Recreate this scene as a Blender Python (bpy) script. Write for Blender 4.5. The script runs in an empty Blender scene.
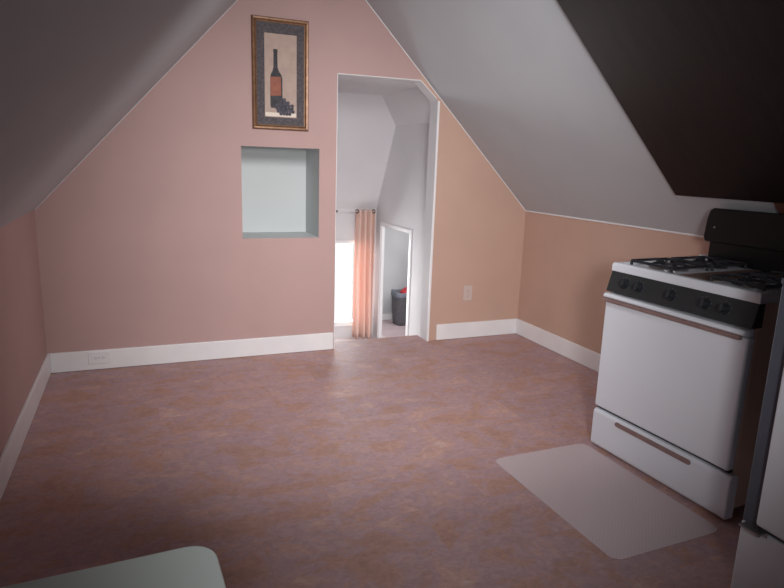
import bpy, bmesh, math, random
from mathutils import Vector, Matrix
from mathutils.geometry import tessellate_polygon
random.seed(4)
sc = bpy.context.scene
COL = sc.collection
W = 3.385            # room width
HK = 1.0             # knee wall height
SR = 4.385           # right slope plane: x + z = SR
LS = 1.08            # left slope gradient
CT = 2.52            # flat collar ceiling
YB = -5.3            # wall behind the viewer

# ------------------------------------------------------------------ materials
def new_mat(name, col, rough=.6, metal=0.0, spec=.5):
    m = bpy.data.materials.new(name); m.use_nodes = True
    b = m.node_tree.nodes['Principled BSDF']
    b.inputs['Base Color'].default_value = (*col, 1)
    b.inputs['Roughness'].default_value = rough
    b.inputs['Metallic'].default_value = metal
    b.inputs['Specular IOR Level'].default_value = spec
    return m

def mottle(m, c1, c2, scale=6, detail=4, bump=0.0, bscale=None, stretch=None):
    """gentle procedural colour variation and bump"""
    nt = m.node_tree; b = nt.nodes['Principled BSDF']
    tc = nt.nodes.new('ShaderNodeTexCoord')
    src = tc.outputs['Object']
    if stretch:
        mp = nt.nodes.new('ShaderNodeMapping'); mp.inputs['Scale'].default_value = stretch
        nt.links.new(src, mp.inputs[0]); src = mp.outputs[0]
    n = nt.nodes.new('ShaderNodeTexNoise'); n.inputs['Scale'].default_value = scale; n.inputs['Detail'].default_value = detail
    nt.links.new(src, n.inputs['Vector'])
    r = nt.nodes.new('ShaderNodeValToRGB')
    r.color_ramp.elements[0].position = .35; r.color_ramp.elements[1].position = .65
    r.color_ramp.elements[0].color = (*c1, 1); r.color_ramp.elements[1].color = (*c2, 1)
    nt.links.new(n.outputs['Fac'], r.inputs[0]); nt.links.new(r.outputs[0], b.inputs['Base Color'])
    if bump:
        n2 = nt.nodes.new('ShaderNodeTexNoise'); n2.inputs['Scale'].default_value = bscale or scale * 8
        nt.links.new(src, n2.inputs['Vector'])
        bp = nt.nodes.new('ShaderNodeBump'); bp.inputs['Strength'].default_value = bump; bp.inputs['Distance'].default_value = .002
        nt.links.new(n2.outputs['Fac'], bp.inputs['Height']); nt.links.new(bp.outputs[0], b.inputs['Normal'])
    return m

def hs(*c):   # sRGB 0-255 -> linear
    return tuple(((x / 255 / 12.92) if x / 255 <= .04045 else ((x / 255 + .055) / 1.055) ** 2.4) for x in c)

PINK = mottle(new_mat('pink_wall_paint', (.5, .3, .25), .75), hs(179, 149, 145), hs(183, 152, 148), 3, 3, .15, 90)
TAN = mottle(new_mat('tan_wall_paint', (.5, .3, .25), .75), hs(189, 157, 141), hs(193, 160, 144), 3, 3, .15, 90)
WHITE = mottle(new_mat('white_wall_paint', (.7, .7, .7), .7), hs(208, 205, 208), hs(212, 209, 211), 2.5, 3, .1, 80)
CEIL = mottle(new_mat('white_ceiling_paint', (.6, .6, .6), .75), hs(184, 188, 193), hs(188, 192, 196), 2.5, 3, .1, 80)
REARW = mottle(new_mat('bounce_cutting_rear_wall', (.1, .06, .05), .7), hs(70, 52, 46), hs(84, 62, 54), 3, 3)  # dark tone invented to cut light bounced from the unseen rear wall
NICHE = mottle(new_mat('white_niche_paint', (.7, .7, .7), .6), hs(192, 196, 197), hs(195, 199, 199), 3, 2)
TRIM = mottle(new_mat('white_trim_gloss', (.75, .75, .75), .4), hs(226, 224, 226), hs(232, 230, 231), 5, 2)
GREYW = mottle(new_mat('grey_side_room_paint', (.4, .4, .4), .7), hs(188, 188, 190), hs(193, 193, 195), 3, 2)
SIDEF = mottle(new_mat('dusty_pink_floor', (.6, .5, .5), .5), hs(196, 176, 180), hs(206, 186, 190), 8, 4)
PALEF = mottle(new_mat('pale_landing_floor', (.6, .5, .5), .5), hs(214, 200, 200), hs(224, 212, 210), 8, 4)
ENAMEL = mottle(new_mat('white_enamel', (.75, .75, .75), .28), hs(216, 220, 228), hs(219, 223, 230), 2, 2)
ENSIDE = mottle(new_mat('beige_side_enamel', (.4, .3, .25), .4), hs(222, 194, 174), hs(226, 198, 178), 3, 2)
BLACK = mottle(new_mat('black_enamel', (.01, .01, .01), .3, 0, .3), hs(18, 19, 21), hs(22, 23, 25), 3, 2)
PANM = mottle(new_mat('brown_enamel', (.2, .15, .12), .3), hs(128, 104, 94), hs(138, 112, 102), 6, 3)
PANEL = mottle(new_mat('charcoal_panel', (.02, .02, .02), .4), hs(40, 44, 46), hs(46, 49, 51), 3, 2)
IRON = mottle(new_mat('cast_iron', (.02, .02, .02), .5), hs(30, 31, 36), hs(44, 45, 50), 40, 3, .3, 200)
ALU = new_mat('dull_aluminium', hs(170, 168, 170), .35, .9)
BRONZE = mottle(new_mat('brown_handle_trim', (.3, .2, .2), .4, .3), hs(140, 116, 114), hs(148, 124, 120), 20, 2)
KNOBM = new_mat('black_knob_plastic', hs(33, 36, 40), .3)
MARK = new_mat('pale_grey_print', hs(135, 138, 142), .6)
GREYB = mottle(new_mat('slate_grey_body', (.05, .05, .06), .5), hs(74, 78, 90), hs(80, 84, 95), 6, 3, .2, 150)
DARKW = mottle(new_mat('dark_brown_wood', (.03, .015, .012), .5, 0, .2), hs(24, 14, 14), hs(32, 20, 19), 4, 6, .2, 30, (1, 6, 1))
BATTEN = mottle(new_mat('reddish_wood', (.1, .06, .05), .5), hs(96, 62, 50), hs(110, 72, 60), 6, 4, .1, 30)
GOLD = mottle(new_mat('bronze_gilt', (.3, .17, .08), .38, .35), hs(112, 80, 58), hs(134, 98, 70), 30, 3, .2, 120)
MATB = mottle(new_mat('speckled_slate_mat', (.1, .1, .11), .8), hs(66, 62, 68), hs(94, 86, 88), 90, 4)
PAPER = mottle(new_mat('cream_print', (.5, .4, .35), .8), hs(172, 150, 140), hs(182, 160, 148), 20, 3)
BOTTLE = mottle(new_mat('printed_bottle', (.02, .02, .03), .7), hs(40, 40, 46), hs(60, 58, 64), 30, 2)
LABEL = mottle(new_mat('printed_bottle_label', (.3, .1, .07), .7), hs(136, 80, 64), hs(152, 92, 72), 30, 2)
GRAPE = mottle(new_mat('printed_grapes', (.04, .04, .05), .7), hs(48, 46, 56), hs(84, 78, 88), 60, 2)
SHELFP = new_mat('printed_shelf', hs(222, 210, 196), .8)
HAMPER = mottle(new_mat('dark_grey_hamper_cloth', (.06, .06, .06), .9), hs(98, 96, 102), hs(108, 106, 110), 30, 3, .3, 200)
LINER = mottle(new_mat('blue_grey_liner', (.1, .12, .15), .9), hs(118, 122, 134), hs(128, 130, 142), 30, 3)
RED = mottle(new_mat('red_cloth', (.4, .05, .06), .9), hs(205, 60, 74), hs(222, 84, 90), 25, 3, .3, 80)
PEACH = mottle(new_mat('peach_cloth', (.6, .3, .2), .9), hs(226, 150, 124), hs(234, 164, 138), 25, 3)
TABLE = mottle(new_mat('white_table_laminate', (.7, .7, .7), .45), hs(196, 206, 202), hs(200, 210, 206), 3, 2)
RODM = new_mat('dark_bronze_metal', hs(70, 62, 64), .35, .8)
RODW = new_mat('white_rod_enamel', hs(220, 215, 215), .4)
PLATE = new_mat('ivory_plastic', hs(200, 182, 174), .4)
PLATEW = new_mat('white_plastic', hs(222, 220, 223), .4)
SLOT = new_mat('grey_socket_slot', hs(132, 124, 128), .6)
JOINT = new_mat('dark_joint_line', hs(50, 44, 46), .7)

def floor_mat():
    m = new_mat('mottled_rose_vinyl', (.3, .2, .2), .55, 0, .3)
    nt = m.node_tree; b = nt.nodes['Principled BSDF']; L = nt.links.new
    tc = nt.nodes.new('ShaderNodeTexCoord')
    br = nt.nodes.new('ShaderNodeTexBrick'); br.offset = 0.5; br.squash = 1
    br.inputs['Scale'].default_value = 1; br.inputs['Brick Width'].default_value = .61; br.inputs['Row Height'].default_value = .305
    br.inputs['Mortar Size'].default_value = .0015; br.inputs['Mortar Smooth'].default_value = .6
    br.inputs['Color1'].default_value = (0, 0, 0, 1); br.inputs['Color2'].default_value = (1, 1, 1, 1); br.inputs['Mortar'].default_value = (.5, .5, .5, 1)
    L(tc.outputs['Object'], br.inputs['Vector'])
    mul = nt.nodes.new('ShaderNodeVectorMath'); mul.operation = 'MULTIPLY'; mul.inputs[1].default_value = (3.7, 5.1, 0)
    L(br.outputs['Color'], mul.inputs[0])
    add = nt.nodes.new('ShaderNodeVectorMath'); L(tc.outputs['Object'], add.inputs[0]); L(mul.outputs[0], add.inputs[1])
    mp = nt.nodes.new('ShaderNodeMapping'); mp.inputs['Scale'].default_value = (1.0, 1.35, 1); L(add.outputs[0], mp.inputs[0])
    n1 = nt.nodes.new('ShaderNodeTexNoise'); n1.inputs['Scale'].default_value = 4.2; n1.inputs['Detail'].default_value = 8; n1.inputs['Roughness'].default_value = .68; n1.inputs['Distortion'].default_value = .5
    L(mp.outputs[0], n1.inputs['Vector'])
    r1 = nt.nodes.new('ShaderNodeValToRGB'); e = r1.color_ramp.elements
    e[0].position = .30; e[0].color = (*hs(169, 137, 129), 1)
    e[1].position = .72; e[1].color = (*hs(200, 176, 174), 1)
    x = e.new(.42); x.color = (*hs(182, 145, 131), 1)
    x = e.new(.52); x.color = (*hs(178, 151, 156), 1)
    x = e.new(.62); x.color = (*hs(190, 155, 144), 1)
    L(n1.outputs['Fac'], r1.inputs[0])
    n2 = nt.nodes.new('ShaderNodeTexNoise'); n2.inputs['Scale'].default_value = 20; n2.inputs['Detail'].default_value = 6; n2.inputs['Roughness'].default_value = .7; n2.inputs['Distortion'].default_value = 1.5
    L(mp.outputs[0], n2.inputs['Vector'])
    r2 = nt.nodes.new('ShaderNodeValToRGB'); r2.color_ramp.elements[0].position = .36; r2.color_ramp.elements[1].position = .62
    r2.color_ramp.elements[0].color = (.78, .75, .78, 1); r2.color_ramp.elements[1].color = (1.06, 1.04, 1.03, 1)
    L(n2.outputs['Fac'], r2.inputs[0])
    mx = nt.nodes.new('ShaderNodeMix'); mx.data_type = 'RGBA'; mx.blend_type = 'MULTIPLY'; mx.inputs[0].default_value = .8
    L(r1.outputs[0], mx.inputs[6]); L(r2.outputs[0], mx.inputs[7])
    # tile to tile tone and faint joints
    mx2 = nt.nodes.new('ShaderNodeMix'); mx2.data_type = 'RGBA'; mx2.blend_type = 'MULTIPLY'; mx2.inputs[0].default_value = 1
    r3 = nt.nodes.new('ShaderNodeValToRGB'); r3.color_ramp.elements[0].color = (.93, .93, .95, 1); r3.color_ramp.elements[1].color = (1.03, 1.0, .98, 1)
    L(br.outputs['Color'], r3.inputs[0]); L(mx.outputs[2], mx2.inputs[6]); L(r3.outputs[0], mx2.inputs[7])
    mx3 = nt.nodes.new('ShaderNodeMix'); mx3.data_type = 'RGBA'; mx3.blend_type = 'MULTIPLY'
    sc_ = nt.nodes.new('ShaderNodeMath'); sc_.operation = 'MULTIPLY'; sc_.inputs[1].default_value = .16; L(br.outputs['Fac'], sc_.inputs[0]); L(sc_.outputs[0], mx3.inputs[0])
    L(mx2.outputs[2], mx3.inputs[6]); mx3.inputs[7].default_value = (.55, .5, .5, 1)
    L(mx3.outputs[2], b.inputs['Base Color'])
    bp = nt.nodes.new('ShaderNodeBump'); bp.inputs['Strength'].default_value = .12; bp.inputs['Distance'].default_value = .002
    L(n2.outputs['Fac'], bp.inputs['Height']); L(bp.outputs[0], b.inputs['Normal'])
    return m
FLOOR = floor_mat()

def mat_mat():
    m = new_mat('frosted_ribbed_vinyl', hs(205, 188, 192), .5)
    nt = m.node_tree; b = nt.nodes['Principled BSDF']; L = nt.links.new
    tc = nt.nodes.new('ShaderNodeTexCoord')
    mp = nt.nodes.new('ShaderNodeMapping'); mp.inputs['Rotation'].default_value = (0, 0, math.radians(45)); L(tc.outputs['Object'], mp.inputs[0])
    wv = nt.nodes.new('ShaderNodeTexWave'); wv.inputs['Scale'].default_value = 26; wv.inputs['Distortion'].default_value = .3; L(mp.outputs[0], wv.inputs['Vector'])
    wv2 = nt.nodes.new('ShaderNodeTexWave'); wv2.bands_direction = 'Y'; wv2.inputs['Scale'].default_value = 26; L(mp.outputs[0], wv2.inputs['Vector'])
    mm = nt.nodes.new('ShaderNodeMath'); mm.operation = 'MULTIPLY'; L(wv.outputs['Fac'], mm.inputs[0]); L(wv2.outputs['Fac'], mm.inputs[1])
    r = nt.nodes.new('ShaderNodeValToRGB'); r.color_ramp.elements[0].color = (*hs(218, 200, 204), 1); r.color_ramp.elements[1].color = (*hs(226, 210, 213), 1)
    L(mm.outputs[0], r.inputs[0]); L(r.outputs[0], b.inputs['Base Color'])
    bp = nt.nodes.new('ShaderNodeBump'); bp.inputs['Strength'].default_value = .4; bp.inputs['Distance'].default_value = .002
    L(mm.outputs[0], bp.inputs['Height']); L(bp.outputs[0], b.inputs['Normal'])
    b.inputs['Alpha'].default_value = .68
    return m
VINYL = mat_mat()

def curtain_mat():
    m = bpy.data.materials.new('peach_curtain_cloth'); m.use_nodes = True
    nt = m.node_tree; nt.nodes.clear(); L = nt.links.new
    o = nt.nodes.new('ShaderNodeOutputMaterial')
    d = nt.nodes.new('ShaderNodeBsdfDiffuse'); t = nt.nodes.new('ShaderNodeBsdfTranslucent'); mx = nt.nodes.new('ShaderNodeMixShader')
    tc = nt.nodes.new('ShaderNodeTexCoord'); n = nt.nodes.new('ShaderNodeTexNoise'); n.inputs['Scale'].default_value = 60
    L(tc.outputs['Object'], n.inputs['Vector'])
    r = nt.nodes.new('ShaderNodeValToRGB'); r.color_ramp.elements[0].color = (*hs(232, 200, 188), 1); r.color_ramp.elements[1].color = (*hs(238, 208, 196), 1)
    L(n.outputs['Fac'], r.inputs[0]); L(r.outputs[0], d.inputs[0]); L(r.outputs[0], t.inputs[0])
    mx.inputs[0].default_value = .22
    L(d.outputs[0], mx.inputs[1]); L(t.outputs[0], mx.inputs[2]); L(mx.outputs[0], o.inputs[0])
    return m
CURT = curtain_mat()

def glass_mat():
    m = bpy.data.materials.new('window_glass'); m.use_nodes = True
    nt = m.node_tree; nt.nodes.clear(); L = nt.links.new
    o = nt.nodes.new('ShaderNodeOutputMaterial')
    t = nt.nodes.new('ShaderNodeBsdfTransparent'); g = nt.nodes.new('ShaderNodeBsdfGlossy'); g.inputs['Roughness'].default_value = .05
    f = nt.nodes.new('ShaderNodeFresnel'); f.inputs[0].default_value = 1.3
    mx = nt.nodes.new('ShaderNodeMixShader'); L(f.outputs[0], mx.inputs[0]); L(t.outputs[0], mx.inputs[1]); L(g.outputs[0], mx.inputs[2]); L(mx.outputs[0], o.inputs[0])
    return m
GLASS = glass_mat()

# ------------------------------------------------------------------ mesh tools
def new_obj(name, bm, mats, parent=None, smooth=False, bevel=0, seg=2, loc=None, rotz=0, structure=False, pick=None):
    me = bpy.data.meshes.new(name)
    bmesh.ops.recalc_face_normals(bm, faces=bm.faces)
    bm.to_mesh(me); bm.free()
    if not isinstance(mats, (list, tuple)): mats = [mats]
    for m in mats: me.materials.append(m)
    if pick:
        for p in me.polygons: p.material_index = pick(p)
    if smooth:
        for p in me.polygons: p.use_smooth = True
    o = bpy.data.objects.new(name, me); COL.objects.link(o)
    if loc is not None: o.location = loc
    o.rotation_euler[2] = rotz
    if parent: o.parent = parent
    if bevel:
        b = o.modifiers.new('bevel', 'BEVEL'); b.width = bevel; b.segments = seg; b.limit_method = 'ANGLE'; b.angle_limit = math.radians(35)
        b.harden_normals = False
    if structure: o['kind'] = 'structure'
    return o

def empty(name, loc, rotz=0):
    o = bpy.data.objects.new(name, None); COL.objects.link(o); o.location = loc; o.rotation_euler[2] = rotz
    o.empty_display_size = .1
    return o

def tag(o, label=None, cat=None, group=None, kind=None):
    if label: o['label'] = label
    if cat: o['category'] = cat
    if group: o['group'] = group
    if kind: o['kind'] = kind
    return o

def box(bm, x0, y0, z0, x1, y1, z1):
    v = [bm.verts.new((x, y, z)) for x in (x0, x1) for y in (y0, y1) for z in (z0, z1)]
    for f in ((0, 1, 3, 2), (4, 6, 7, 5), (0, 4, 5, 1), (2, 3, 7, 6), (0, 2, 6, 4), (1, 5, 7, 3)):
        bm.faces.new([v[i] for i in f])
    return v

def B(*a):
    bm = bmesh.new()
    if isinstance(a[0], (tuple, list)):
        for q in a: box(bm, *q)
    else: box(bm, *a)
    return bm

def prism(pts, vec, holes=()):
    """closed solid: 3-D polygon (with holes) extruded along vec"""
    bm = bmesh.new()
    loops = [[Vector(p) for p in pts]] + [[Vector(p) for p in h] for h in holes]
    flat = [p for l in loops for p in l]
    vec = Vector(vec)
    a = [bm.verts.new(p) for p in flat]; b = [bm.verts.new(p + vec) for p in flat]
    if len(loops) == 1:
        bm.faces.new(a); bm.faces.new(b[::-1])
    else:
        for t in tessellate_polygon(loops):
            bm.faces.new([a[i] for i in t]); bm.faces.new([b[i] for i in reversed(t)])
    k = 0
    for l in loops:
        n = len(l)
        for i in range(n):
            j = (i + 1) % n
            bm.faces.new((a[k + i], a[k + j], b[k + j], b[k + i]))
        k += n
    return bm

def rrect(cx, cy, w, d, r, n=6):
    pts = []
    for sx, sy, a0 in ((1, 1, 0), (-1, 1, 90), (-1, -1, 180), (1, -1, 270)):
        for i in range(n + 1):
            a = math.radians(a0 + 90 * i / n)
            pts.append((cx + sx * (w / 2 - r) + r * math.cos(a), cy + sy * (d / 2 - r) + r * math.sin(a)))
    return pts

def cyl(bm, p0, p1, r0, r1=None, n=16):
    r1 = r0 if r1 is None else r1
    p0, p1 = Vector(p0), Vector(p1); d = (p1 - p0).normalized()
    s = Vector((0, 0, 1)) if abs(d.z) < .9 else Vector((1, 0, 0))
    u = d.cross(s).normalized(); v = d.cross(u)
    A = [bm.verts.new(p0 + (u * math.cos(t) + v * math.sin(t)) * r0) for t in [2 * math.pi * i / n for i in range(n)]]
    Bv = [bm.verts.new(p1 + (u * math.cos(t) + v * math.sin(t)) * r1) for t in [2 * math.pi * i / n for i in range(n)]]
    for i in range(n):
        j = (i + 1) % n; bm.faces.new((A[i], A[j], Bv[j], Bv[i]))
    bm.faces.new(A[::-1]); bm.faces.new(Bv)
    return bm

def lathe(bm, c, prof, n=24):
    rings = []
    for r, z in prof:
        rings.append([bm.verts.new((c[0] + r * math.cos(2 * math.pi * i / n), c[1] + r * math.sin(2 * math.pi * i / n), c[2] + z)) for i in range(n)])
    for a, b in zip(rings, rings[1:]):
        for i in range(n):
            j = (i + 1) % n; bm.faces.new((a[i], a[j], b[j], b[i]))
    bm.faces.new(rings[0][::-1]); bm.faces.new(rings[-1])

# ------------------------------------------------------------------ room shell
DX0, DX1 = 1.827, 2.568        # doorway
T = .12                          # gable thickness
xl = (CT - HK) / LS; xr = SR - CT
def front(p): return 0 if p.normal.y < -.9 else 1
outline = [(0, 0, 0), (DX0, 0, 0), (DX0, 0, 1.9), (2.43, 0, 1.904), (2.43, 0, SR - 2.43), (xr, 0, CT), (xl, 0, CT), (0, 0, HK)]
outline2 = [(2.43, 0, 1.904), (2.558, 0, 1.792), (DX1, 0, 1.78), (DX1, 0, 0), (W, 0, 0), (W, 0, HK), (2.43, 0, SR - 2.43)]
NX0, NX1, NZ0, NZ1 = 1.188, 1.705, .813, 1.410
q_ = .012
niche = [(NX0 - q_, 0, NZ0 - q_), (NX1 + q_, 0, NZ0 - q_), (NX1 + q_, 0, NZ1 + q_), (NX0 - q_, 0, NZ1 + q_)]
new_obj('wall_back', prism(outline, (0, T, 0), [niche]), [PINK, WHITE], structure=True, pick=front)
new_obj('wall_back', prism(outline2, (0, T, 0)), [TAN, WHITE], structure=True, pick=front)
new_obj('wall_niche', B((NX0 - q_, .36, NZ0 - q_, NX1 + q_, .38, NZ1 + q_), (NX0 - q_, 0, NZ0 - q_, NX0, .36, NZ1 + q_), (NX1, 0, NZ0 - q_, NX1 + q_, .36, NZ1 + q_),
        (NX0, 0, NZ0 - q_, NX1, .36, NZ0), (NX0, 0, NZ1, NX1, .36, NZ1 + q_)), [PINK, NICHE], structure=True, pick=lambda p: 0 if p.center.y < .003 else 1)
new_obj('wall_left', B(-.1, YB, 0, 0, 0, HK), PINK, structure=True)
new_obj('wall_right', B(W, YB, 0, W + .1, 0, HK), TAN, structure=True)
new_obj('wall_front', B(-.1, YB - .1, 0, W + .1, YB, 2.6), REARW, structure=True)
n = .08
new_obj('ceiling', prism([(0, 0, HK), (xl, 0, CT), (xl - n, 0, CT), (-n, 0, HK)], (0, YB, 0)), CEIL, structure=True)
new_obj('ceiling', prism([(xr, 0, CT), (W, 0, HK), (W + n, 0, HK), (xr + n, 0, CT)], (0, YB, 0)), CEIL, structure=True)
new_obj('ceiling', B(xl - n, YB, CT, xr + n, 0, CT + n), CEIL, structure=True)
new_obj('floor', B((-.1, YB - .1, -.08, W + .1, 0, 0), (DX0 + .001, 0, -.08, DX1 - .001, T + .05, 0)), FLOOR, structure=True)
# slim beads where slopes meet the walls
def bead(p0, p1, r=.003):
    bm = bmesh.new(); cyl(bm, p0, p1, r, n=8); return bm
new_obj('trim_1', bead((xr, -.004, CT - .004), (W - .004, -.004, HK)), TRIM, structure=True)
new_obj('trim_2', bead((.004, -.004, HK), (xl, -.004, CT - .004), .0025), WHITE, structure=True)
new_obj('trim_3', bead((W - .003, -.01, HK), (W - .003, YB, HK), .006), TRIM, structure=True)
# thin edging round the doorway
def edging():
    bm = bmesh.new()
    for p, q in (((DX0, 1.9), (2.43, 1.904)), ((2.43, 1.904), (2.558, 1.792))):
        cyl(bm, (p[0], -.002, p[1]), (q[0], -.002, q[1]), .0035, n=8)
    box(bm, DX1 - .001, -.012, 0, DX1 + .014, 0, 1.775)
    box(bm, DX0 - .004, -.004, 0, DX0, 0, 1.9)
    return bm
new_obj('trim_4', edging(), TRIM, structure=True)
# baseboards
bh = .127
new_obj('baseboard_back', B((.016, -.016, .002, DX0 - .012, 0, bh), (2.645, -.016, .002, W - .016, 0, bh)), TRIM, bevel=.004, structure=True)
new_obj('baseboard_left', B(0, YB, .002, .016, 0, bh), TRIM, bevel=.004, structure=True)
new_obj('baseboard_right', B(W - .016, YB, .002, W, 0, bh), TRIM, bevel=.004, structure=True)

# ------------------------------------------------------------------ stair landing beyond the doorway
LF = -.42; LX0, LX1 = 1.79, 2.745; LY = 1.63
new_obj('floor', B((LX0 - .02, T, LF - .06, LX1 + .1, LY + .1, LF), (LX0, T, LF, LX1, T + .30, -.21)), PALEF, structure=True)
new_obj('wall_landing_left', B(LX0 - .05, T, LF, LX0, LY, 1.96), WHITE, structure=True)
# right wall with the low doorway opening (y DA..DB)
DA, DB, DT = .785, 1.475, .745
pts = [(LX1, T, LF), (LX1, DA, LF), (LX1, DA, DT), (LX1, DB, DT), (LX1, DB, LF), (LX1, LY, LF), (LX1, LY, 1.66), (LX1, T, 1.66)]
new_obj('wall_landing_right', prism(pts, (.025, 0, 0)), WHITE, structure=True)
cx = 2.555; ZL = 1.66
new_obj('ceiling', prism([(LX0 - .05, T, 1.9), (cx, T, 1.9), (LX1, T, ZL), (LX1 + .06, T, ZL), (LX1 + .06, T, ZL + .03), (cx, T, 1.97), (LX0 - .05, T, 1.97)], (0, LY - T + .05, 0)), WHITE, structure=True)
# hipped end slope coming down to the window wall
ztop, ytop, zb = 1.9, 1.06, .885
new_obj('ceiling', prism([(LX0, ytop, ztop), (LX0, LY, zb), (LX0, LY + .05, zb + .02), (LX0, LY + .05, ztop)], (LX1 - LX0, 0, 0)), WHITE, structure=True)
# window wall
WX0, WX1, WZ0, WZ1 = 2.02, 2.70, -.285, .575
new_obj('wall_landing_back', prism([(LX0, LY, LF), (LX1, LY, LF), (LX1, LY, zb), (LX0, LY, zb)], (0, .1, 0),
        [[(WX0, LY, WZ0), (WX1, LY, WZ0), (WX1, LY, WZ1), (WX0, LY, WZ1)]]), WHITE, structure=True)
w = empty('window_1', (0, 0, 0)); w['kind'] = 'structure'
new_obj('window_frame', B((WX0, LY - .006, WZ0, WX0 + .03, LY + .06, WZ1), (WX1 - .03, LY - .006, WZ0, WX1, LY + .06, WZ1), (WX0 + .03, LY - .006, WZ0, WX1 - .03, LY + .06, WZ0 + .03), (WX0 + .03, LY - .006, WZ1 - .03, WX1 - .03, LY + .06, WZ1)), TRIM, w)
new_obj('window_pane', B(WX0 + .03, LY + .03, WZ0 + .03, WX1 - .03, LY + .034, WZ1 - .03), GLASS, w)
new_obj('window_sill', B(WX0 - .01, LY - .012, WZ0 - .015, WX1 + .01, LY + .0, WZ0), TRIM, w, bevel=.004)
# low white doorway casing on the right wall of the landing
cw = .045
d = empty('door_1', (0, 0, 0)); d['kind'] = 'structure'
new_obj('door_casing', B((LX1 - .010, DA - cw, LF, LX1, DA, DT + cw * .6), (LX1 - .010, DB, LF, LX1, DB + .014, DT + cw * .6), (LX1 - .010, DA, DT, LX1, DB, DT + cw * .6)), TRIM, d, bevel=.004)
new_obj('door_jamb', B((LX1 + .001, DA, LF, LX1 + .03, DA + .012, DT), (LX1 + .001, DB - .012, LF, LX1 + .03, DB, DT), (LX1 + .001, DA + .012, DT - .012, LX1 + .03, DB - .012, DT)), TRIM, d)
# the small room behind it
RX0, RX1, RY0, RY1, RZ = LX1 + .03, 4.1, .4, 2.2, 1.2
new_obj('floor', B((RX0 + .07, RY0, LF - .06, RX1, RY1, LF)), SIDEF, structure=True)
new_obj('wall_side_room', B((RX0, RY1, LF, RX1, RY1 + .06, RZ), (RX1, RY0, LF, RX1 + .06, RY1 + .06, RZ), (RX0, RY0 - .06, LF, RX1, RY0, RZ), (RX0, RY0, RZ, RX1, RY1, RZ + .05), (RX0 - .06, LY + .1, LF, RX0, RY1 + .06, RZ), (RX0-.01, RY0, DT + .3, RX0, RY1, RZ)), GREYW, structure=True)
new_obj('baseboard_side_room', B(RX0, RY1 - .012, LF + .001, RX1, RY1, LF + .07), TRIM, structure=True)

# ------------------------------------------------------------------ curtain and rod
RZc, RYc = .865, 1.555
rod = empty('curtain_rod', (1.80, RYc, RZc))
bm = bmesh.new(); cyl(bm, (-.04, 0, 0), (.92, 0, 0), .004, n=12); new_obj('rod', bm, RODW, rod, smooth=True)
for bx in (.02, .90):
    bm = B((bx - .006, -.008, -.01, bx + .006, LY - RYc, -.004), (bx - .012, LY - RYc - .006, -.03, bx + .012, LY - RYc, .01)); new_obj('bracket', bm, RODM, rod)
bm = bmesh.new(); bmesh.ops.create_uvsphere(bm, u_segments=12, v_segments=8, radius=.013, matrix=Matrix.Translation((.51, 0, 0))); new_obj('rod_ring', bm, RODM, rod, smooth=True)
tag(rod, 'thin white curtain rod across the top of the bright landing window', 'curtain rod')

def curtain():
    root = empty('curtain', (2.605, RYc, LF + .01))
    H = RZc + .018 - (LF + .01); x0, x1 = -.10, .098; nx, nz = 72, 24
    bm = bmesh.new(); g = []
    for k in range(nz + 1):
        t = k / nz; z = H * (1 - t); row = []
        for i in range(nx + 1):
            s = i / nx
            amp = .028 + .010 * t
            ph = s * 3.5 * 2 * math.pi + .6 * math.sin(3 * t + 2 * s)
            x = x0 + (x1 - x0) * (s + .03 * t * math.sin(5 * s * math.pi)) * (1 + .06 * t) - .01 * t
            row.append(bm.verts.new((x, amp * math.sin(ph) , z + (0 if t < 1 else .004 * math.sin(ph)))))
        g.append(row)
    for a, b in zip(g, g[1:]):
        for i in range(nx): bm.faces.new((a[i], a[i + 1], b[i + 1], b[i]))
    o = new_obj('cloth', bm, CURT, root, smooth=True)
    s = o.modifiers.new('solid', 'SOLIDIFY'); s.thickness = .002
    for x in (-.088, -.012, .086):
        bm = bmesh.new()
        R1, r2, n1, n2 = .016, .0045, 20, 8; vs = []
        for i in range(n1):
            a = 2 * math.pi * i / n1
            vs.append([bm.verts.new((x + (r2 * math.sin(2 * math.pi * j / n2)), (R1 + r2 * math.cos(2 * math.pi * j / n2)) * math.cos(a), H - .018 + (R1 + r2 * math.cos(2 * math.pi * j / n2)) * math.sin(a))) for j in range(n2)])
        for i in range(n1):
            for j in range(n2):
                bm.faces.new((vs[i][j], vs[(i + 1) % n1][j], vs[(i + 1) % n1][(j + 1) % n2], vs[i][(j + 1) % n2]))
        rot = Matrix.Translation((x, 0, 0)) @ Matrix.Rotation(math.radians(55), 4, 'Z') @ Matrix.Translation((-x, 0, 0))
        bmesh.ops.transform(bm, matrix=rot, verts=bm.verts)
        new_obj('eyelet', bm, RODM, root, smooth=True)
    tag(root, 'peach grommet curtain gathered beside the bright window on the landing', 'curtain')
curtain()

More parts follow.
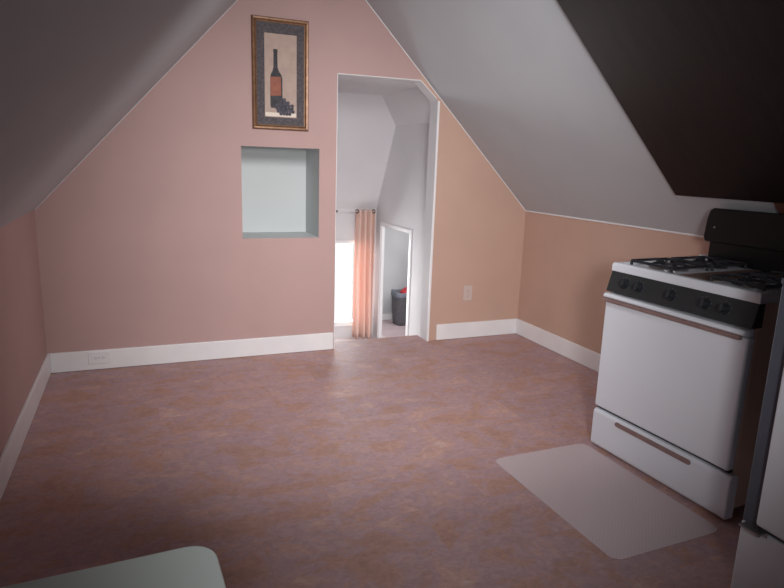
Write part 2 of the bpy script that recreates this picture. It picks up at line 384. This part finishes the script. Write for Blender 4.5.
# ------------------------------------------------------------------ hamper and cloths seen through the low doorway
def hamper(cx, cy):
    root = empty('laundry_hamper', (cx, cy, LF))
    H, wb, wt, db, dt = .345, .30, .34, .19, .21
    bm = bmesh.new(); rings = []
    for k in range(9):
        t = k / 8; z = H * t
        pts = rrect(0, 0, wb + (wt - wb) * t, db + (dt - db) * t, .05, 5)
        ring = []
        for (x, y) in pts:
            dz = 0
            if k == 8: dz = .022 * math.cos(2 * math.pi * x / wt) * -1
            ring.append(bm.verts.new((x + .004 * math.sin(9 * z * 8 + x * 20), y, z + dz)))
        rings.append(ring)
    for a, b in zip(rings, rings[1:]):
        for i in range(len(a)): bm.faces.new((a[i], a[(i + 1) % len(a)], b[(i + 1) % len(a)], b[i]))
    bm.faces.new(rings[0][::-1])
    o = new_obj('body', bm, HAMPER, root, smooth=True); s = o.modifiers.new('solid', 'SOLIDIFY'); s.thickness = .006; s.offset = -1
    # liner folded over the rim
    bm = bmesh.new(); rings = []
    for (gx, zz) in ((-.02, H - .12), (-.010, H - .03), (-.006, H + .010), (.008, H + .012), (.010, H - .02)):
        pts = rrect(0, 0, wt + gx, dt + gx, .05, 5); ring = []
        for (x, y) in pts:
            dz = -.022 * math.cos(2 * math.pi * x / wt) - (.05 * max(0, -x / wt + .1) if zz < H and gx > 0 else 0)
            ring.append(bm.verts.new((x, y, zz + dz)))
        rings.append(ring)
    for a, b in zip(rings, rings[1:]):
        for i in range(len(a)): bm.faces.new((a[i], a[(i + 1) % len(a)], b[(i + 1) % len(a)], b[i]))
    new_obj('liner', bm, LINER, root, smooth=True)
    tag(root, 'dark grey cloth laundry hamper standing in the small room past the low white doorway', 'laundry hamper')
    def lump(name, mat, c, s, seed):
        rnd = random.Random(seed); bm = bmesh.new()
        bmesh.ops.create_icosphere(bm, subdivisions=4, radius=1)
        ph = [rnd.uniform(0, 6) for _ in range(6)]
        for v in bm.verts:
            p = v.co.copy()
            f = 1 + .16 * math.sin(4 * p.x + ph[0]) * math.cos(3 * p.z + ph[1]) + .09 * math.sin(9 * p.y + 7 * p.x + ph[2]) + .05 * math.sin(15 * p.z + 6 * p.x + ph[3])
            v.co = Vector((p.x * s[0] * f, p.y * s[1] * f, p.z * s[2] * f))
        return new_obj(name, bm, mat, smooth=True, loc=(cx + c[0], cy + c[1], LF + c[2]))
    tag(lump('red_cloth', RED, (-.035, -.03, H + .010), (.060, .06, .055), 3), 'crumpled red cloth heaped in the top of the dark grey hamper', 'cloth')
    tag(lump('peach_cloth', PEACH, (.075, -.05, H + .012), (.040, .04, .044), 8), 'peach cloth tucked in beside the red cloth in the hamper', 'cloth')
hamper(3.285, 1.99)

# ------------------------------------------------------------------ framed picture
def picture():
    x0, x1, z0, z1 = 1.262, 1.625, 1.520, 2.198
    root = empty('framed_picture', ((x0 + x1) / 2, 0, z0)); X = (x0 + x1) / 2
    f = .030
    def fr():
        bm = bmesh.new()
        prof = [(0, 0), (0, -.014), (.006, -.022), (.016, -.020), (.024, -.012), (f, -.010), (f, 0)]   # (inset, y)
        rings = []
        for ins, y in prof:
            rings.append([bm.verts.new(p) for p in ((x0 - X + ins, y, ins), (x1 - X - ins, y, ins), (x1 - X - ins, y, z1 - z0 - ins), (x0 - X + ins, y, z1 - z0 - ins))])
        for a, b in zip(rings, rings[1:] + rings[:1]):
            for i in range(4): bm.faces.new((a[i], a[(i + 1) % 4], b[(i + 1) % 4], b[i]))
        return bm
    new_obj('frame', fr(), GOLD, root)
    new_obj('mat_board', B(x0 - X + f, -.008, f, x1 - X - f, -.001, z1 - z0 - f), MATB, root)
    px0, px1, pz0, pz1 = 1.341 - X, 1.547 - X, 1.598 - z0, 2.104 - z0
    pr = new_obj('print', B(px0, -.0095, pz0, px1, -.008, pz1), PAPER, root)
    def q(u, v): return (px0 + (u - 92) * .00136, pz1 - (v - 108) * .00127)
    def flat(name, pts, mat, y0, y1):
        new_obj(name, prism([(q(*p)[0], y0, q(*p)[1]) for p in pts], (0, y1 - y0, 0)), mat, pr)
    flat('printed_shelf', [(94, 484), (240, 484), (240, 502), (94, 502)], SHELFP, -.0100, -.0095)
    flat('printed_bottle', [(122, 462), (118, 450), (118, 318), (121, 300), (128, 286), (133, 268), (134, 196), (132, 190), (134, 180), (152, 180), (154, 190), (152, 196), (153, 268), (160, 286), (170, 300), (175, 318), (176, 450), (172, 462)], BOTTLE, -.0105, -.0095)
    flat('printed_bottle_label', [(118, 312), (168, 310), (170, 400), (119, 404)], LABEL, -.0110, -.0105)
    bm = bmesh.new(); rnd = random.Random(2)
    for row, n_, u0 in ((420, 2, 172), (434, 4, 160), (448, 6, 152), (462, 6, 150), (476, 6, 154), (488, 4, 168)):
        for i in range(n_):
            x, z = q(u0 + i * 14 + rnd.uniform(-2, 2), row)
            cyl(bm, (x, -.0116 - rnd.uniform(0, .0004), z), (x, -.0096, z), .0115, n=12)
    new_obj('printed_grapes', bm, GRAPE, pr)
    tag(root, 'narrow bronze-framed print of a wine bottle and grapes hung above the wall niche', 'picture')
picture()

# ------------------------------------------------------------------ wall sockets
def outlet(x, z, horizontal, label, mat, off):
    root = empty('wall_outlet', (x, -off, z))
    a, b = (.0375, .06) if not horizontal else (.06, .0375)
    new_obj('cover_plate', B(-a, -.006, -b, a, 0, b), mat, root, bevel=.002)
    for s in (-1, 1):
        c = (0, s * .021) if not horizontal else (s * .021, 0)
        pts = rrect(c[0], c[1], .030 if not horizontal else .026, .026 if not horizontal else .030, .008, 4)
        r = new_obj('receptacle', prism([(p[0], -.008, p[1]) for p in pts], (0, .002, 0)), mat, root)
        bm = bmesh.new()
        for k in (-1, 1):
            if horizontal: box(bm, c[0] - .005, -.0086, c[1] + k * .006 - .001, c[0] + .004, -.008, c[1] + k * .006 + .001)
            else: box(bm, c[0] + k * .006 - .001, -.0086, c[1] - .004, c[0] + k * .006 + .001, -.008, c[1] + .005)
        g = (c[0], c[1] - .008) if not horizontal else (c[0] + .009, c[1])
        cyl(bm, (g[0], -.0086, g[1]), (g[0], -.008, g[1]), .0026, n=8)
        new_obj('slots', bm, SLOT, r)
    bm = bmesh.new(); cyl(bm, (0, -.0075, 0), (0, -.006, 0), .003, n=10); new_obj('screw', bm, SLOT, root)
    tag(root, label, 'outlet')
outlet(2.905, .362, False, 'ivory wall outlet upright on the tan wall right of the doorway', PLATE, 0)
outlet(.286, .080, True, 'white outlet set sideways into the baseboard near the left corner', TRIM, .016)

# ------------------------------------------------------------------ dark panel on right slope
def slope_pt(y, z, d=.002):   # d: distance into the room
    return Vector((SR - z - d * .7071, y, z - d * .7071))
y1, z0, z1 = -1.682, 1.232, 2.42
new_pts = [slope_pt(y1, z0), slope_pt(y1, z1), slope_pt(-3.75, z1), slope_pt(-3.75, z0)]
pn = new_obj('dark_wood_panel', prism(new_pts, Vector((-.7071, 0, -.7071)) * .018), DARKW, bevel=.002)
tag(pn, 'large dark brown panel fixed to the sloped ceiling above the stove', 'panel')
bt = new_obj('trim_5', prism([slope_pt(-2.215, 1.012), slope_pt(-2.215, z0 - .002), slope_pt(-2.30, z0 - .002), slope_pt(-2.30, 1.012)], Vector((-.7071, 0, -.7071)) * .012), BATTEN, structure=True)

# ------------------------------------------------------------------ gas stove  (local x = depth to the back, local -y = width to the right)
def stove():
    rs = .0482
    root = empty('gas_stove', (2.6239, -1.852, 0), rs)
    def W_(w): return -w
    def bx(b0, w0, z0, b1, w1, z1): return (b0, -w1, z0, b1, -w0, z1)
    Wd, D = .737, .63
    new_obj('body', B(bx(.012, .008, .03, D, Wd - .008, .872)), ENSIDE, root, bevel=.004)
    for b in (.05, D - .05):
        for w_ in (.05, Wd - .05):
            bm = bmesh.new(); cyl(bm, (b, -w_, 0), (b, -w_, .03), .018); new_obj('foot', bm, BLACK, root)
    # cooktop: raised rim with recessed pan
    def top():
        bm = bmesh.new()
        o = [(-.006, .0), (D, .0), (D, -Wd), (-.006, -Wd)]
        lv = [(0, .872), (0, .905), (.006, .912), (.030, .912), (.045, .902)]
        rings = []
        for ins, z in lv:
            rings.append([bm.verts.new(p) for p in ((o[0][0] + ins, o[0][1] - ins, z), (o[1][0] - ins, o[1][1] - ins, z), (o[2][0] - ins, o[2][1] + ins, z), (o[3][0] + ins, o[3][1] + ins, z))])
        for a, b in zip(rings, rings[1:]):
            for i in range(4): bm.faces.new((a[i], a[(i + 1) % 4], b[(i + 1) % 4], b[i]))
        bm.faces.new(rings[0][::-1]); bm.faces.new(rings[-1]); return bm
    ct = new_obj('cooktop', top(), ENAMEL, root, bevel=.003)
    new_obj('rear_ledge', B(bx(.565, .004, .905, D, Wd - .004, .930)), ENAMEL, root, bevel=.005)
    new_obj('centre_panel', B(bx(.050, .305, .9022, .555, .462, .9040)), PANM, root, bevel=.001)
    # burners and grates
    for wc in (.172, .592):
        for bc in (.165, .425):
            bm = bmesh.new()
            lathe(bm, (bc, -wc, .9025), [(.085, 0), (.085, .003), (.06, .001), (.05, .001)]); new_obj('drip_bowl', bm, ALU, root, smooth=False)
            bm = bmesh.new()
            lathe(bm, (bc, -wc, .904), [(.042, 0), (.042, .010), (.036, .014)]); bn = new_obj('burner', bm, ALU, root)
            bm = bmesh.new()
            lathe(bm, (bc, -wc, .918), [(.034, 0), (.034, .006), (.028, .009)]); new_obj('burner_cap', bm, IRON, bn)
            bm = bmesh.new(); g = .112; zt = .927; r = .0065
            cs = [(bc - g, -wc - g), (bc + g, -wc - g), (bc + g, -wc + g), (bc - g, -wc + g)]
            for i in range(4):
                p, q = cs[i], cs[(i + 1) % 4]
                cyl(bm, (*p, zt), (*q, zt), r, n=8)
                cyl(bm, (*p, .906), (*p, zt + .004), r, n=8)
                m = ((p[0] + q[0]) / 2, (p[1] + q[1]) / 2)
                e = (bc + (m[0] - bc) * .28, -wc + (m[1] + wc) * .28)
                cyl(bm, (*m, zt), (m[0] * .6 + e[0] * .4, m[1] * .6 + e[1] * .4, zt + .007), r, n=8)
                cyl(bm, (m[0] * .6 + e[0] * .4, m[1] * .6 + e[1] * .4, zt + .007), (*e, zt + .003), r, n=8)
            new_obj('grate', bm, IRON, root)
    # slanted control panel
    pf = lambda z: -.004 - (.875 - z) * .28
    bm = prism([(pf(.873), 0, .873), (.03, 0, .873), (.03, 0, .778), (pf(.778), 0, .778)], (0, -(Wd - .004), 0)); bmesh.ops.translate(bm, vec=(0, -.002, 0), verts=bm.verts)
    cp = new_obj('control_panel', bm, PANEL, root, bevel=.003)
    ax = Vector((-1, 0, .28)).normalized()
    for w_, z in ((.100, .827), (.182, .827), (.355, .827), (.520, .827), (.605, .827)):
        c = Vector((pf(z), -w_, z))
        bm = bmesh.new(); cyl(bm, c, c + ax * .007, .024, .022, 24); cyl(bm, c + ax * .007, c + ax * .024, .0175, .0155, 20)
        k = new_obj('knob', bm, KNOBM, root)
        bm = bmesh.new(); u = Vector((0, 1, 0)); v = ax.cross(u)
        vs = []
        for s in ((-.003, -.017), (.003, -.017), (.003, .017), (-.003, .017)):
            vs.append(c + ax * .0242 + u * s[0] + v * s[1])
        a = [bm.verts.new(p) for p in vs]; b = [bm.verts.new(p + ax * .006) for p in vs]
        bm.faces.new(a[::-1]); bm.faces.new(b)
        for i in range(4): bm.faces.new((a[i], a[(i + 1) % 4], b[(i + 1) % 4], b[i]))
        new_obj('grip', bm, KNOBM, k)
        # dial ticks printed on the panel above the knob
        bm = bmesh.new()
        for t in range(-3, 4):
            an = math.radians(t * 38)
            p = c + (u * math.sin(an) * .029 + v * -1 * math.cos(an) * .029 * (1 if v.z < 0 else -1)) + ax * .0004
            cyl(bm, p - ax * .0004, p + ax * .0006, .0014, n=6)
        new_obj('dial_marks', bm, MARK, cp)
    # oven door with full-width handle lip
    dr = new_obj('oven_door', B(bx(-.030, .006, .205, .012, Wd - .008, .742), ), ENAMEL, root, bevel=.009, seg=3)
    def lip():
        pr = [(.010, .744), (.010, .772), (-.052, .770), (-.062, .762), (-.062, .754), (-.050, .748), (-.03, .744)]
        return prism([(b_ * .85, -.010, z_) for b_, z_ in pr], (0, -(Wd - .024), 0))
    hd = new_obj('door_handle', lip(), ENAMEL, root, bevel=.003)
    new_obj('handle_trim', B(bx(-.050, .012, .730, -.0305, Wd - .03, .7478)), BRONZE, hd, bevel=.004)
    # storage drawer, slightly proud, with finger slot
    def drw():
        pr = [(.012, .010), (.012, .192), (-.028, .192), (-.038, .180), (-.038, .018), (-.032, .010)]
        return prism([(b_, -.012, z_) for b_, z_ in pr], (0, -(Wd + .004), 0))
    dw = new_obj('storage_drawer', drw(), ENAMEL, root, bevel=.006, seg=3)
    pts = rrect(-.368, .168, .415, .021, .0100, 5)
    new_obj('drawer_handle', prism([(-.043, p[0], p[1]) for p in pts], (.006, 0, 0)), BRONZE, dw)
    new_obj('joint', B(bx(-.012, .012, .1925, .011, Wd - .014, .2045)), JOINT, root)
    # black backguard: narrower neck, chamfered box above
    bm = bmesh.new()
    box(bm, .560, -(Wd - .022), .905, .61, -.060, 1.02)
    new_obj('backguard_neck', bm, BLACK, root, bevel=.004)
    zb_, zt_ = 1.008, 1.172
    prof = [(.052, zb_ + .02), (.060, zt_ - .05), (.072, zt_ - .012), (.088, zt_), (Wd - .040, zt_), (Wd - .026, zt_ - .012), (Wd - .012, zt_ - .05), (Wd - .004, zb_ + .02), (Wd - .018, zb_), (.062, zb_)]
    bm = bmesh.new(); a = [bm.verts.new((.518, -p[0], p[1])) for p in prof]
    # the back leans forward towards the top so it clears the slope
    b = [bm.verts.new((.620 - max(0, p[1] - 1.09) * .90, -p[0], p[1])) for p in prof]
    bm.faces.new(a); bm.faces.new(b[::-1])
    for i in range(len(prof)):
        j = (i + 1) % len(prof); bm.faces.new((a[i], a[j], b[j], b[i]))
    bg = new_obj('backguard', bm, BLACK, root, bevel=.006, seg=3)
    bm = bmesh.new(); cyl(bm, (.516, -.108, 1.080), (.519, -.108, 1.080), .005, n=12); new_obj('indicator', bm, MARK, bg)
    tag(root, 'white gas stove with black control strip, iron grates and black backguard', 'stove')
stove()

# ------------------------------------------------------------------ vinyl mat in front of the stove
cxm, cym = 2.300, -2.252
mt = new_obj('floor_mat', prism([(x, y, 0) for x, y in rrect(0, 0, .530, .790, .045, 8)], (0, 0, .003)), VINYL, loc=(cxm, cym, .0005), rotz=.018)
tag(mt, 'translucent pale vinyl mat with rounded corners on the floor before the stove', 'mat')

# ------------------------------------------------------------------ compact refrigerator cut by the right edge
def fridge():
    x0, ya, yb, H = 2.293, -2.905, -3.46, 1.045
    root = empty('compact_refrigerator', (x0, ya, 0))
    D = .56; w = ya - yb
    new_obj('cabinet', B(0, -w, .265, D, 0, H - .02), GREYB, root, bevel=.004)
    new_obj('top_panel', B(-.004, -w - .002, H - .02, D + .002, .002, H), GREYB, root, bevel=.004)
    new_obj('plinth', B(-.004, -w, .012, D, 0, .263), ENAMEL, root, bevel=.005)
    dr = new_obj('door', B(-.030, -w, .288, -.002, -.062, H - .03), ENAMEL, root, bevel=.010, seg=3)
    new_obj('door_gasket', B(-.002, -w + .01, .30, 0, -.084, H - .04), JOINT, dr)
    # bottom hinge bracket
    hb = new_obj('hinge_bracket', B((-.045, -.090, .266, -.001, -.022, .273), (-.005, -.090, .250, -.001, -.022, .266)), ALU, root, bevel=.0015)
    bm = bmesh.new(); cyl(bm, (-.028, -.076, .258), (-.028, -.076, .2875), .007); new_obj('hinge_pin', bm, JOINT, hb)
    for b in (.05, D - .05):
        for y in (-.05, -w + .05):
            bm = bmesh.new(); cyl(bm, (b, y, 0), (b, y, .012), .02); new_obj('foot', bm, BLACK, root)
    tag(root, 'small refrigerator with white door and dark grey body at the right picture edge', 'refrigerator')
fridge()

# ------------------------------------------------------------------ small white table at the bottom left
def table():
    x0, x1, y1, y0, H = .05, .664, -3.222, -3.80, .75
    X, Y = (x0 + x1) / 2, (y0 + y1) / 2
    root = empty('white_table', (X, Y, 0), math.radians(2.6))
    w, d_ = x1 - x0, y1 - y0
    new_obj('tabletop', prism([(x, y, H - .028) for x, y in rrect(0, 0, w, d_, .042, 10)], (0, 0, .028)), TABLE, root, bevel=.004, seg=3)
    new_obj('apron', B((-w / 2 + .05, -d_ / 2 + .05, H - .09, w / 2 - .05, -d_ / 2 + .07, H - .0285), (-w / 2 + .05, d_ / 2 - .07, H - .09, w / 2 - .05, d_ / 2 - .05, H - .0285),
                       (-w / 2 + .05, -d_ / 2 + .07, H - .09, -w / 2 + .07, d_ / 2 - .07, H - .0285), (w / 2 - .07, -d_ / 2 + .07, H - .09, w / 2 - .05, d_ / 2 - .07, H - .0285)), TABLE, root)
    for sx in (-1, 1):
        for sy in (-1, 1):
            bm = bmesh.new(); cyl(bm, (sx * (w / 2 - .05), sy * (d_ / 2 - .05), 0), (sx * (w / 2 - .06), sy * (d_ / 2 - .06), H - .029), .014, .020)
            new_obj('leg', bm, TABLE, root, smooth=False)
    tag(root, 'white tabletop with a rounded corner at the bottom left of the picture', 'table')
table()

# ------------------------------------------------------------------ lights, world
def look(o, target):
    o.rotation_euler = (Vector(target) - o.location).to_track_quat('-Z', 'Y').to_euler()
def light(name, kind, loc, target, energy, col, **k):
    l = bpy.data.lights.new(name, kind); l.energy = energy; l.color = col
    for a, b in k.items(): setattr(l, a, b)
    o = bpy.data.objects.new(name, l); COL.objects.link(o); o.location = loc; look(o, target); return o
light('edge_falloff_spot', 'SPOT', (.62, -4.6, 1.55), (1.95, -1.0, .80), 430, (1, .985, .99), spot_size=math.radians(62), spot_blend=1.0, shadow_soft_size=.25)  # added lamp without a fixture; its soft cone dims the edges of the view
light('overhead_falloff_fill', 'AREA', (1.55, -2.6, 2.12), (1.85, 0, .55), 17, (1, .985, .98), shape='DISK', size=.6, spread=math.radians(98))  # added unseen area lamp; brightens the far end and leaves the foreground dim
light('landing_daylight', 'AREA', (2.36, 1.78, .14), (2.36, 0, .05), 26, (.96, 1, 1), shape='RECTANGLE', size=.66, size_y=.85)
light('side_room_fill', 'AREA', (3.5, 1.2, 1.15), (3.5, 1.3, -.4), 14, (1, 1, 1), shape='SQUARE', size=.7)  # added fill, no fixture; brightens the room past the low doorway
wd = bpy.data.worlds.new('daylight'); sc.world = wd; wd.use_nodes = True
bg = wd.node_tree.nodes['Background']; bg.inputs[0].default_value = (.95, 1, 1, 1); bg.inputs[1].default_value = 1.5

# ------------------------------------------------------------------ camera
yaw, pit, rol, f = .3929, .2105, .0338, 611.967
d = Vector((math.sin(yaw) * math.cos(pit), math.cos(yaw) * math.cos(pit), -math.sin(pit)))
r = Vector((math.cos(yaw), -math.sin(yaw), 0)); u = r.cross(d)
r2 = r * math.cos(rol) + u * math.sin(rol); u2 = -r * math.sin(rol) + u * math.cos(rol)
cam = bpy.data.objects.new('camera', bpy.data.cameras.new('camera')); COL.objects.link(cam)
M = Matrix((r2, u2, -d)).transposed().to_4x4(); M.translation = Vector((.5704, -4.0952, 1.3324)); cam.matrix_world = M
cam.data.sensor_width = 36; cam.data.lens = f / 784 * 36; cam.data.clip_start = .02
sc.camera = cam
sc.view_settings.view_transform = 'Standard'; sc.view_settings.look = 'None'
sc.view_settings.exposure = 0; sc.view_settings.gamma = 1; sc.view_settings.use_curve_mapping = False
